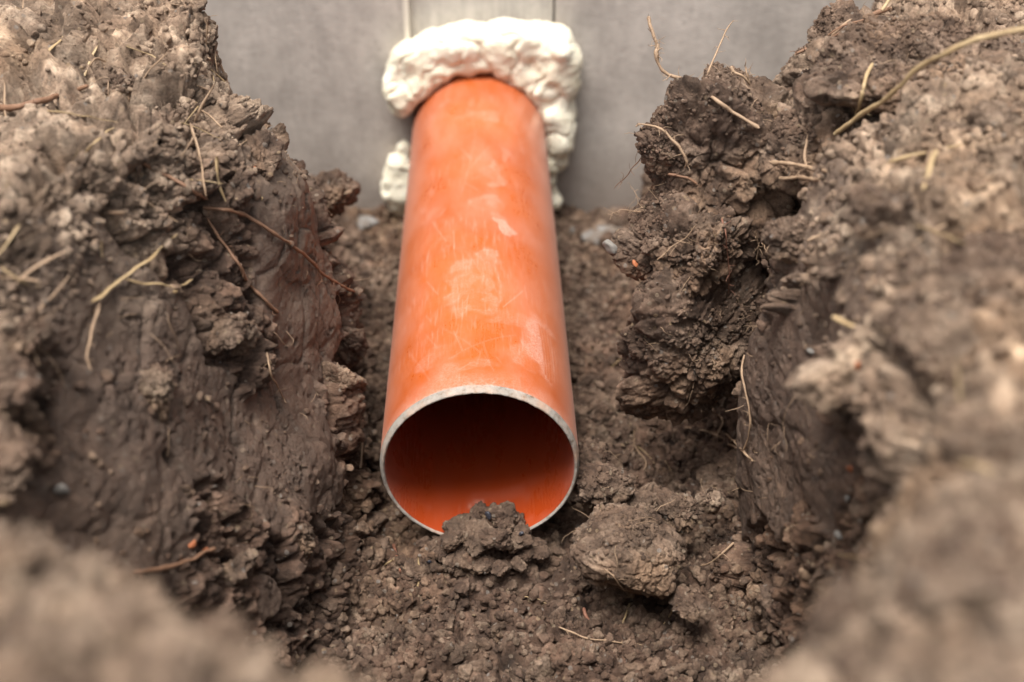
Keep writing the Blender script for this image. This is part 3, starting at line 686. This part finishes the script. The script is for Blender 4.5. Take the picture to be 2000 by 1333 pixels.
clod_set((isfloor & (Yp > .02) & (X > .05))*1., 22, .006, .015, 'brown clod lying on the floor between the pipe and the right bank', 'clods on the floor right of the pipe', (0, 0, 1))
clod_set((isfloor & (Yp > .02) & (X < -.05))*1., 14, .006, .013, 'brown clod lying in the gap between the pipe and the left bank', 'clods in the gap left of the pipe', (0, 0, 1))
clod_set((istop & (X < 0) & (Yp > -.25))*1., 16, .006, .014, 'pale clod half buried on top of the left bank', 'pale clods on the left bank top', (1, 2))
clod_set((istop & (X > 0) & (Yp > -.25))*1., 30, .008, .022, 'pale clod half buried on top of the right bank', 'pale clods on the right bank top', (1, 2))
clod_set((isfloor & (Yp < -.01))*1., 12, .005, .010, 'brown clod half buried in the crumbs in front of the pipe', 'clods in front of the pipe', (0, 1))
lump_set(isfloor & (Yp < -.005), 100, .003, .0085, 'loose brown soil lump on the trench floor in front of the pipe', 'soil lumps in front of the pipe', (0, 0, 1))
lump_set(isfloor & (Yp > 0) & (X > .05), 65, .003, .010, 'loose brown soil lump on the trench floor along the right side of the pipe', 'soil lumps right of the pipe', (0, 0, 1))
lump_set(isfloor & (Yp > 0) & (X < -.05), 35, .003, .009, 'loose brown soil lump in the narrow gap left of the pipe', 'soil lumps left of the pipe', (0, 0, 1))
lump_set(istop & (X < 0), 25, .003, .010, 'pale dry soil lump on top of the left bank', 'dry lumps on the left bank', (1, 2, 2))
lump_set(istop & (X > 0), 25, .003, .012, 'pale dry soil lump on top of the right bank', 'dry lumps on the right bank', (1, 2))

# ------------------------------------------------------------------ roots, straw, twigs
def tube(pts, r0, r1, seed=0, wob=.0008, nseg=10, sides=7, flat=1., knots=0.):
    pts = np.array(pts, float); n = len(pts)
    pe = np.vstack([2*pts[0]-pts[1], pts, 2*pts[-1]-pts[-2]]); out = []
    for i in range(1, n):
        p0, p1, p2, p3 = pe[i-1], pe[i], pe[i+1], pe[i+2]
        for t in np.arange(nseg)/nseg:
            out.append(.5*((2*p1)+(-p0+p2)*t+(2*p0-5*p1+4*p2-p3)*t*t+(-p0+3*p1-3*p2+p3)*t**3))
    out.append(pts[-1]); C_ = np.array(out); m_ = len(C_)
    C_ = C_+wob*np.stack([fbm(C_+seed, .012, 3, 7+k) for k in range(3)], -1)
    T = np.gradient(C_, axis=0); T /= np.linalg.norm(T, axis=1)[:, None]+1e-12
    ref = np.array([.3, .5, .81]); B = np.cross(T, ref); B /= np.linalg.norm(B, axis=1)[:, None]+1e-9; D = np.cross(B, T)
    t = np.linspace(0, 1, m_); rad = (r0+(r1-r0)*t)*(1+.35*vnoise(C_+seed, .004, 3)+knots*np.clip(vnoise(C_+seed, .004, 5), 0, 1))
    rad[0] *= .6; rad[-1] *= .35
    a_ = np.linspace(0, 2*np.pi, sides, endpoint=False)
    V = C_[:, None]+rad[:, None, None]*(np.cos(a_)[None, :, None]*B[:, None]+flat*np.sin(a_)[None, :, None]*D[:, None])
    Fq = grid_faces(m_, sides)
    i = np.arange(m_-1); Fq = np.concatenate([Fq, np.stack([i*sides+sides-1, (i+1)*sides+sides-1, (i+1)*sides, i*sides], -1)])
    V = V.reshape(-1, 3); ce = len(V); V = np.vstack([V, C_[0], C_[-1]])
    k = np.arange(sides); k2 = (k+1) % sides
    caps = np.concatenate([np.stack([np.full(sides, ce), k2, k, k], -1), np.stack([np.full(sides, ce+1), (m_-1)*sides+k, (m_-1)*sides+k2, (m_-1)*sides+k2], -1)])
    return V, Fq, caps
def fibre(name, specs, mt, label, cat_, group=None):
    """specs: list of (pts, r0, r1, kw): the first is the stem, the others its branches, in one piece"""
    V_, Q_, T_, o_ = [], [], [], 0
    if cat_ in ('root', 'twig'):
        r_ = np.random.default_rng(len(label)*7+int(abs(specs[0][0][0][0])*1e4)); specs = list(specs)
        for (pts, r0, r1, k_) in specs[:3]:
            for q_ in range(2*(len(pts)-1)):
                i = r_.integers(0, len(pts)-1); t = r_.random(); p_ = np.array(pts[i])*(1-t)+np.array(pts[i+1])*t
                L = r_.uniform(.002, .009); d_ = r_.normal(size=3); d_ /= np.linalg.norm(d_); d_ = d_*.8+np.array([0, -.3, .15])
                specs.append(([p_, p_+d_*L*.5+r_.normal(0, .0007, 3), p_+d_*L+r_.normal(0, .001, 3)], min(r0, .0004)*.6, .00007, dict(seed=int(r_.integers(99)), sides=4, nseg=5)))
    for j, (pts, r0, r1, kw) in enumerate(specs):
        V, Fq, caps = tube(pts, r0, r1, **kw); V_.append(V); Q_.append(Fq+o_); T_.append(caps[:, :3]+o_); o_ += len(V)
    V = np.concatenate(V_); Q = np.concatenate(Q_); T = np.concatenate(T_)
    tri = np.concatenate([Q[:, [0, 1, 2]], Q[:, [0, 2, 3]], T])
    o = np_mesh(name, V, tri, mt); tag(o, label, cat_, group); return o
def S(pl, lift=.001): return [surf(p_[0], p_[1], lift if len(p_) < 3 else p_[2]) for p_ in pl]
def A_(pl): return [at(*p_) for p_ in pl]
kw = lambda s, **k: dict(seed=s, **k)
# left bank
fibre('root', [(S([(398, 408), (440, 410), (480, 422), (530, 455), (570, 480), (603, 505, .004), (640, 542, .006), (675, 560, .005), (705, 578)], .003), .0010, .0007, kw(1, knots=.3)),
               (S([(603, 505, .004), (620, 520, .003), (628, 548), (618, 560)]), .0004, .0002, kw(2))], M_ROOT, 'long reddish brown root running down the left bank towards the pipe', 'root')
fibre('root', [(S([(245, 300), (290, 325), (330, 345), (375, 372), (410, 392)], .002), .0010, .0008, kw(3))], M_ROOT, 'brown root higher on the left bank, pointing at the long root', 'root')
fibre('root', [(S([(405, 425), (440, 480), (470, 520), (490, 560), (520, 590), (545, 612)], .002), .0008, .0009, kw(4))], M_ROOT, 'soft dark root hanging below the long root on the left bank', 'root')
fibre('root', [(S([(520, 690), (530, 730), (552, 775), (560, 790)], .002), .0005, .0003, kw(5))], M_ROOTP, 'thin pale root hanging low on the left bank', 'root')
fibre('root', [(S([(0, 212), (60, 205), (100, 192), (140, 178), (172, 168)], .004), .0016, .0010, kw(6))], M_ROOT, 'blurred brown root lying across straw at the top left', 'root')
fibre('root', [(S([(195, 590), (180, 640), (172, 690), (178, 720)], .003), .0007, .0005, kw(7))], M_ROOTP, 'blurred pale root hanging on the near left bank', 'root')
fibre('root', [(S([(260, 1120), (320, 1110), (380, 1090), (420, 1070)], .004), .0012, .0009, kw(8))], M_ROOT, 'blurred root at the foot of the left bank near the camera', 'root')
# straws, flat blades
def straw(pl, r, label, seed, lift=.003, mt=None, flat=.35):
    fibre('straw', [(S(pl, lift*.6), r*.75, r*.45, kw(seed, wob=.0008, flat=flat, nseg=6))], mt or M_STRAW, label, 'straw')
straw([(165, 147), (180, 110), (195, 80)], .0011, 'short straw standing up on the left bank top', 11)
straw([(352, 240), (400, 258), (450, 277)], .0011, 'pale yellow straw on the left bank above the cut face', 12)
straw([(163, 300), (195, 270), (226, 247)], .0010, 'short pale straw below the brown root at the top left', 13)
straw([(178, 590), (225, 555), (262, 528), (305, 495), (345, 455)], .0014, 'long blurred straw slanting over the left bank face', 14, .006)
straw([(243, 545), (290, 553), (340, 562)], .0022, 'wide orange straw blade on the left bank face', 15, .005)
straw([(338, 572), (355, 558), (377, 545)], .0015, 'small orange brown straw stub beside the wide blade', 16, .005)
straw([(245, 90), (290, 105), (325, 128)], .0012, 'broken straw among crumbs near the left bank edge', 17)
straw([(85, 215), (150, 225), (230, 240)], .0014, 'tan straw lying level near the left edge of the photo', 18)
straw([(0, 520), (30, 540), (60, 560)], .0011, 'blurred straw at the far left of the bank face', 19)
straw([(70, 120), (100, 100), (125, 70)], .0012, 'thin tan straw on the top left soil', 20)
# right side roots
d0 = .672
fibre('root', [(A_([(1265, 33, .66), (1270, 55, .66), (1283, 85, .66), (1281, 105, .66), (1290, 130, .662), (1310, 147, .664), (1345, 158, .664), (1368, 172, .655)])+S([(1400, 195), (1440, 225), (1485, 252)], .003), .0008, .0009, kw(21, knots=.5)),
               (A_([(1283, 85, .66), (1288, 95, .658), (1286, 100, .656)]), .0003, .0001, kw(22)), (A_([(1310, 147, .664), (1300, 155, .66), (1292, 158, .66)]), .0003, .0001, kw(23))],
      M_ROOTP, 'crooked pale root rising from the topmost clod against the grey wall', 'root')
fibre('root', [(A_([(1432, 40, .67), (1418, 60, .67), (1402, 98, .668), (1390, 125, .666), (1382, 142, .664)]), .0003, .0007, kw(24, wob=.0003))], M_ROOTP, 'straight thin root standing up from the topmost clod', 'root')
fibre('root', [(A_([(1428, 130, .66), (1435, 142, .66), (1450, 150, .66), (1468, 168, .665)]), .0009, .0006, kw(25)), (A_([(1456, 130, .665), (1460, 148, .665), (1466, 165, .668)]), .0005, .0005, kw(26))], M_ROOTP, 'short forked root stub on the flat cracked clod', 'root')
fibre('root', [(S([(1241, 247, .004), (1252, 242, .004), (1268, 246, .004), (1290, 252, .004), (1312, 272, .004), (1330, 295, .003), (1342, 318, .002)]), .0004, .0009, kw(27)), (S([(1342, 318), (1335, 330)]), .0007, .0003, kw(28))], M_ROOTP, 'pale curved root looping over the left corner of the topmost clod', 'root')
fibre('root', [(S([(1305, 340), (1325, 342), (1345, 348), (1362, 360)], .002), .0009, .0006, kw(29))], M_ROOT, 'flat brown root pressed into the front of the topmost clod', 'root')
fibre('root', [(S([(1410, 425), (1418, 460), (1421, 500), (1424, 540), (1425, 575)], .004), .0004, .0003, kw(30, wob=.0005))], M_ROOTR, 'thin red root hanging straight down the clod stack', 'root')
fibre('root', [(S([(1285, 510), (1310, 485), (1340, 465), (1362, 440)], .003), .0004, .0003, kw(31))], M_ROOTP, 'fine pale root crossing the middle clod of the stack', 'root')
fibre('root', [(S([(1475, 455), (1482, 480), (1478, 510)], .003), .0004, .0003, kw(32)), (S([(1475, 455), (1490, 480), (1505, 500)], .003), .0004, .0002, kw(33)), (S([(1482, 480), (1468, 495)], .003), .0003, .0002, kw(34))], M_ROOTP, 'branching fine root in the dark gap behind the clod stack', 'root')
fibre('root', [(A_([(1252, 413, .675), (1235, 412, .68), (1215, 410, .68), (1200, 415, .68), (1180, 405, .68)]), .0003, .00015, kw(35)), (A_([(1200, 415, .68), (1192, 430, .68)]), .0002, .0001, kw(36)), (A_([(1252, 390, .68), (1240, 378, .68), (1232, 365, .68)]), .0002, .0001, kw(37))],
      M_ROOTP, 'hair thin root sticking out left of the clod stack', 'root')
fibre('root', [(A_([(1258, 300, .672), (1240, 322, .68), (1225, 345, .69), (1200, 370, .70)]), .0003, .0002, kw(38))], M_ROOT, 'faint hanging rootlet left of the topmost clod', 'root')
fibre('root', [(S([(1338, 835, .008), (1370, 840, .008), (1400, 850, .007), (1425, 868, .005), (1452, 882, .002), (1470, 900)]), .0006, .0008, kw(39)), (S([(1372, 803, .006), (1395, 808, .006), (1412, 825, .005), (1400, 850, .007)]), .0007, .0005, kw(40)), (S([(1395, 830, .006), (1420, 850, .005), (1450, 880, .003)]), .0006, .0006, kw(41))],
      M_ROOTP, 'forked pale root reaching from the right bank towards the pipe', 'root')
fibre('root', [(S([(1455, 692), (1450, 740), (1462, 790), (1464, 840), (1450, 880)], .003), .0006, .0005, kw(42))], M_ROOTP, 'long thin root hanging down the right bank cut face', 'root')
fibre('root', [(S([(1505, 318), (1540, 320), (1580, 328), (1615, 338)], .005), .0013, .0010, kw(43, wob=.0005))], M_ROOTP, 'upper one of the two blurred root stubs at the right bank edge', 'root')
fibre('root', [(S([(1522, 348), (1560, 347), (1600, 352)], .005), .0012, .0010, kw(44, wob=.0005))], M_ROOTP, 'lower one of the two blurred root stubs at the right bank edge', 'root')
fibre('root', [(S([(1577, 268), (1572, 300), (1575, 325)], .006), .0008, .0006, kw(45))], M_ROOTP, 'short upright root crossing the two root stubs', 'root')
fibre('root', [(S([(1702, 125), (1690, 165), (1678, 200), (1672, 225)], .005), .0009, .0007, kw(46))], M_STRAW, 'blurred tan root hanging down the long sloping clod', 'root')
fibre('twig', [(A_([(1553, 107, .675), (1600, 85, .67), (1650, 60, .665), (1705, 30, .66), (1740, 15, .655)]), .0007, .0011, kw(47, wob=.0004)), (A_([(1600, 85, .67), (1640, 55, .662), (1690, 40, .66)]), .0005, .0006, kw(48))], M_ROOT, 'dark brown forked twig sticking out over the wall from the right bank', 'twig')
fibre('straw', [(A_([(1598, 112, .68), (1620, 80, .672), (1632, 62, .668), (1665, 35, .665)]), .0009, .0008, kw(49))], M_ROOTP, 'short brown stalk crossing the forked twig', 'straw')
fibre('straw', [(A_([(1722, 20, .64), (1735, 0, .64), (1745, -25, .64)]), .0009, .0007, kw(50))], M_STRAW, 'tan stalk cut off by the top edge above the right bank', 'straw')
fibre('straw', [(A_([(1632, 262, .61), (1690, 220, .585), (1740, 185, .56), (1790, 135, .54), (1850, 100, .52), (1920, 72, .51), (2010, 55, .50)]), .0012, .0012, kw(51, wob=.0008))], M_STRAW, 'long blurred golden straw arching over the right bank', 'straw')
straw([(1790, 440), (1835, 455), (1885, 475)], .0016, 'thick blurred straw on the near right bank', 52, .006)
straw([(1830, 290), (1815, 330), (1805, 370)], .0016, 'blurred upright straw in the middle of the right bank', 53, .006)
straw([(1880, 900), (1940, 925), (2000, 960)], .0022, 'wide very blurred straw at the right edge of the photo', 54, .006)
straw([(1640, 1085), (1700, 1090), (1790, 1088)], .0015, 'very blurred straw across the near right corner', 55, .004)
# floor fibres
fibre('root', [(S([(1240, 840, .003), (1238, 870, .003), (1215, 885, .003), (1200, 890, .002)]), .0004, .0002, kw(56)), (S([(1238, 870, .003), (1262, 905, .003), (1245, 930, .002), (1225, 960, .002)]), .0004, .0003, kw(57))], M_ROOTP, 'fine branching root on the floor above the dark lumpy clod', 'root')
straw([(1247, 870), (1262, 885), (1278, 905)], .0009, 'short tan straw bit on the floor above the broken clods', 58, .002)
straw([(1297, 900), (1308, 918), (1315, 935)], .0005, 'tiny straw sliver left of the small tan clod', 59, .002)
straw([(1232, 1180), (1222, 1200), (1215, 1222)], .0009, 'short yellow straw standing below the large rounded clod', 60, .003)
straw([(1322, 1182), (1305, 1205), (1290, 1225)], .0007, 'thin straw on the floor at the lower right', 61, .003)
straw([(1020, 1165), (1045, 1170), (1068, 1180)], .0008, 'dark straw sliver on the floor below the pipe mouth', 62, .002)
fibre('root', [(S([(1090, 1225), (1140, 1245), (1195, 1250), (1255, 1262)], .002), .0005, .0004, kw(63))], M_ROOTP, 'thin pale root along the floor near the bottom of the photo', 'root')
fibre('root', [(S([(768, 1065), (775, 1090), (782, 1118)], .002), .0010, .0007, kw(64))], M_ROOTR, 'short thick reddish root piece left of the pipe mouth', 'root')
fibre('root', [(S([(1140, 1190), (1150, 1215), (1162, 1210)], .003), .0011, .0008, kw(65))], M_ROOTR, 'curled reddish bark piece below the large rounded clod', 'bark')
fibre('root', [(S([(1183, 1108, .003), (1200, 1125, .003), (1212, 1145, .003), (1222, 1152, .002)]), .0005, .0004, kw(66))], M_ROOTP, 'pale rootlet pressed onto the front of the large rounded clod', 'root')
fibre('root', [(S([(1430, 1060), (1410, 1080), (1395, 1095), (1370, 1105)], .003), .0006, .0004, kw(67))], M_ROOTP, 'thin root at the foot of the right bank by the large rounded clod', 'root')
# flecks
m_, nt_, b = mat('mortar'); g = N(nt_); P = g.coord()
g.l(g.ramp(g.noise(P, 70, 6, .7), [(.40, (.13, .095, .07)), (.56, (.19, .175, .16)), (.72, (.27, .265, .26))]), b.inputs['Base Color']); b.inputs['Roughness'].default_value = .9
g.l(g.bump(g.noise(P, 300, 5, .7), .9, .002), b.inputs['Normal']); M_MORTAR = m_
def fleck(px, py, s, mt, label, lift=.001, cat_='fleck'):
    V, Fc = clod_shape(3, int(px+py), (s*.8, s*.5, s*.65), 1.); V = V@np.array(Euler((px, py, px+py)).to_matrix()).T; o = np_mesh('fleck', V, Fc, mt); o.location = surf(px, py, lift-.0008); tag(o, label, cat_)
fleck(457, 372, .0022, M_ORANGE, 'bright orange fleck on the left bank above the long root')
fleck(497, 328, .0014, M_ORANGE, 'tiny orange fleck high on the cut face of the left bank')
fleck(512, 388, .0013, M_STRAW, 'tiny yellow grain beside the long root on the left bank')
fleck(378, 1062, .0028, M_ORANGE, 'left one of two blurred orange flecks low on the left bank')
fleck(402, 1075, .0026, M_ORANGE, 'right one of two blurred orange flecks low on the left bank')
fleck(1663, 915, .0028, M_ORANGE, 'blurred orange fleck on the near right bank face')
fleck(1675, 715, .0020, M_ORANGE, 'blurred orange fleck higher on the right bank face')
fleck(1240, 515, .0030, M_ORANGE, 'orange brown leaf scrap left of the clod stack base')
fleck(955, 1008, .0028, M_CHAR, 'black charcoal bit on the heap in the pipe mouth', .002, 'charcoal')
fleck(1018, 1043, .0022, M_CHAR, 'dark bit on the right end of the heap in the pipe mouth', .002, 'charcoal')
fleck(838, 1098, .0018, M_CHAR, 'small black bit on the floor left below the pipe mouth', .002, 'charcoal')
fleck(1582, 685, .0030, M_GREY, 'blurred pale stone chip in the right bank face', .002, 'stone chip')
fleck(1635, 1045, .0032, M_GREY, 'blurred pale stone chip low on the near right bank', .002, 'stone chip')
fleck(1655, 975, .0022, M_GREY, 'blurred grey stone chip above the lowest pale one', .002, 'stone chip')
fleck(120, 960, .0045, M_GREY, 'blurred whitish stone chip on the near left bank', .002, 'stone chip')
for (px, py, s) in [(720, 435, .006), (1165, 465, .006), (1190, 480, .007), (1120, 450, .004)]:
    fleck(px, py, s, M_GREY, 'blurred grey gravel stone on the ground by the wall', .001, 'gravel stone')
for o in bpy.data.objects:
    if o.get('label') == 'blurred grey gravel stone on the ground by the wall': o['group'] = 'gravel by the wall'; o.name = 'gravel_stone'
for (px, py, a_, b2, sd_, lab) in [(1185, 462, .022, .016, 5, 'pale grey mortar splash on the ground by the wall, right of the pipe'), (700, 432, .014, .010, 6, 'pale grey mortar splash on the ground by the wall, left of the pipe')]:
    V, Fc = clod_shape(5, sd_, (a_, b2, .004), .6, .25); o = np_mesh('mortar_splash', V, Fc, M_MORTAR); o.location = surf(px, py, -.001); tag(o, lab, 'mortar')
# hair roots and straw bits nobody could count
specs = []
side = (~isfloor) & (~underpipe); wr = cell*side*(Pi[:, 1] > -.25); wr = wr/wr.sum()
V_, T_, o_ = [], [], 0
for k, c_ in enumerate(rng.choice(len(idx), 420, p=wr)):
    p_ = Pi[c_]; n_ = Ni[c_]; L = rng.uniform(.004, .016); dv = rng.normal(size=3); dv = dv-n_*(dv@n_)*.7; dv /= np.linalg.norm(dv); dv[2] -= .5
    pts = [p_-n_*.001, p_+n_*.0015+dv*L*.3, p_+n_*.002+dv*L*.7+rng.normal(0, .0008, 3), p_+n_*.001+dv*L]
    V, Fq, caps = tube(pts, .00022, .0001, k, .0012, 5, 3); V_.append(V); T_.append(np.concatenate([Fq[:, [0, 1, 2]], Fq[:, [0, 2, 3]]])+o_); o_ += len(V)
for k, c_ in enumerate(rng.choice(len(cP), 260, p=cW)):
    p_ = cP[c_]; n_ = cN[c_]; L = rng.uniform(.004, .018); dv = rng.normal(size=3)+n_*.5; dv /= np.linalg.norm(dv); dv[2] -= .4
    pts = [p_-n_*.001, p_+n_*.002+dv*L*.3, p_+n_*.003+dv*L*.7+rng.normal(0, .001, 3), p_+n_*.002+dv*L]
    V, Fq, caps = tube(pts, .00022, .0001, k, .0015, 5, 3); V_.append(V); T_.append(np.concatenate([Fq[:, [0, 1, 2]], Fq[:, [0, 2, 3]]])+o_); o_ += len(V)
o = np_mesh('root_hairs', np.concatenate(V_), np.concatenate(T_), M_ROOTP); tag(o, 'hair thin rootlets all over the soil faces', None, None, 'stuff')
sm = []
for k in range(5):
    L = .006+.003*k; V, Fq, caps = tube([(-L, 0, 0), (0, .0012*(k-2), .0008), (L, 0, 0)], .0007+.0001*k, .0005, k, .0004, 5, 5, flat=.4)
    sm.append(np_mesh('straw', V, np.concatenate([Fq[:, [0, 1, 2]], Fq[:, [0, 2, 3]], caps[:, :3]]), M_STRAW if k % 2 else M_ROOTP, link=False))
def straws(mask, n, label, group):
    w_ = cell*mask; w_ = w_/w_.sum()
    for c_ in rng.choice(len(idx), n, p=w_):
        o = bpy.data.objects.new('straw', sm[rng.integers(5)]); col.objects.link(o); o.location = Pi[c_]+Ni[c_]*.0015
        q = Vector(Ni[c_]).to_track_quat('Z', 'Y') @ Euler((rng.uniform(-.25, .25), rng.uniform(-.35, .35), rng.uniform(0, 6.28))).to_quaternion()
        o.rotation_mode = 'QUATERNION'; o.rotation_quaternion = q; o.scale = (rng.uniform(.7, 1.4),)*3
        tag(o, label, 'straw', group)
straws(istop & (X < -.1) & (Yp > -.2), 110, 'dry broken straw bit on top of the left bank', 'straw bits on the left bank')
straws(istop & (X > .1) & (Yp > -.25), 40, 'dry broken straw bit on top of the right bank', 'straw bits on the right bank')
straws(isfloor & ~underpipe, 22, 'small straw bit on the trench floor', 'straw bits on the floor')
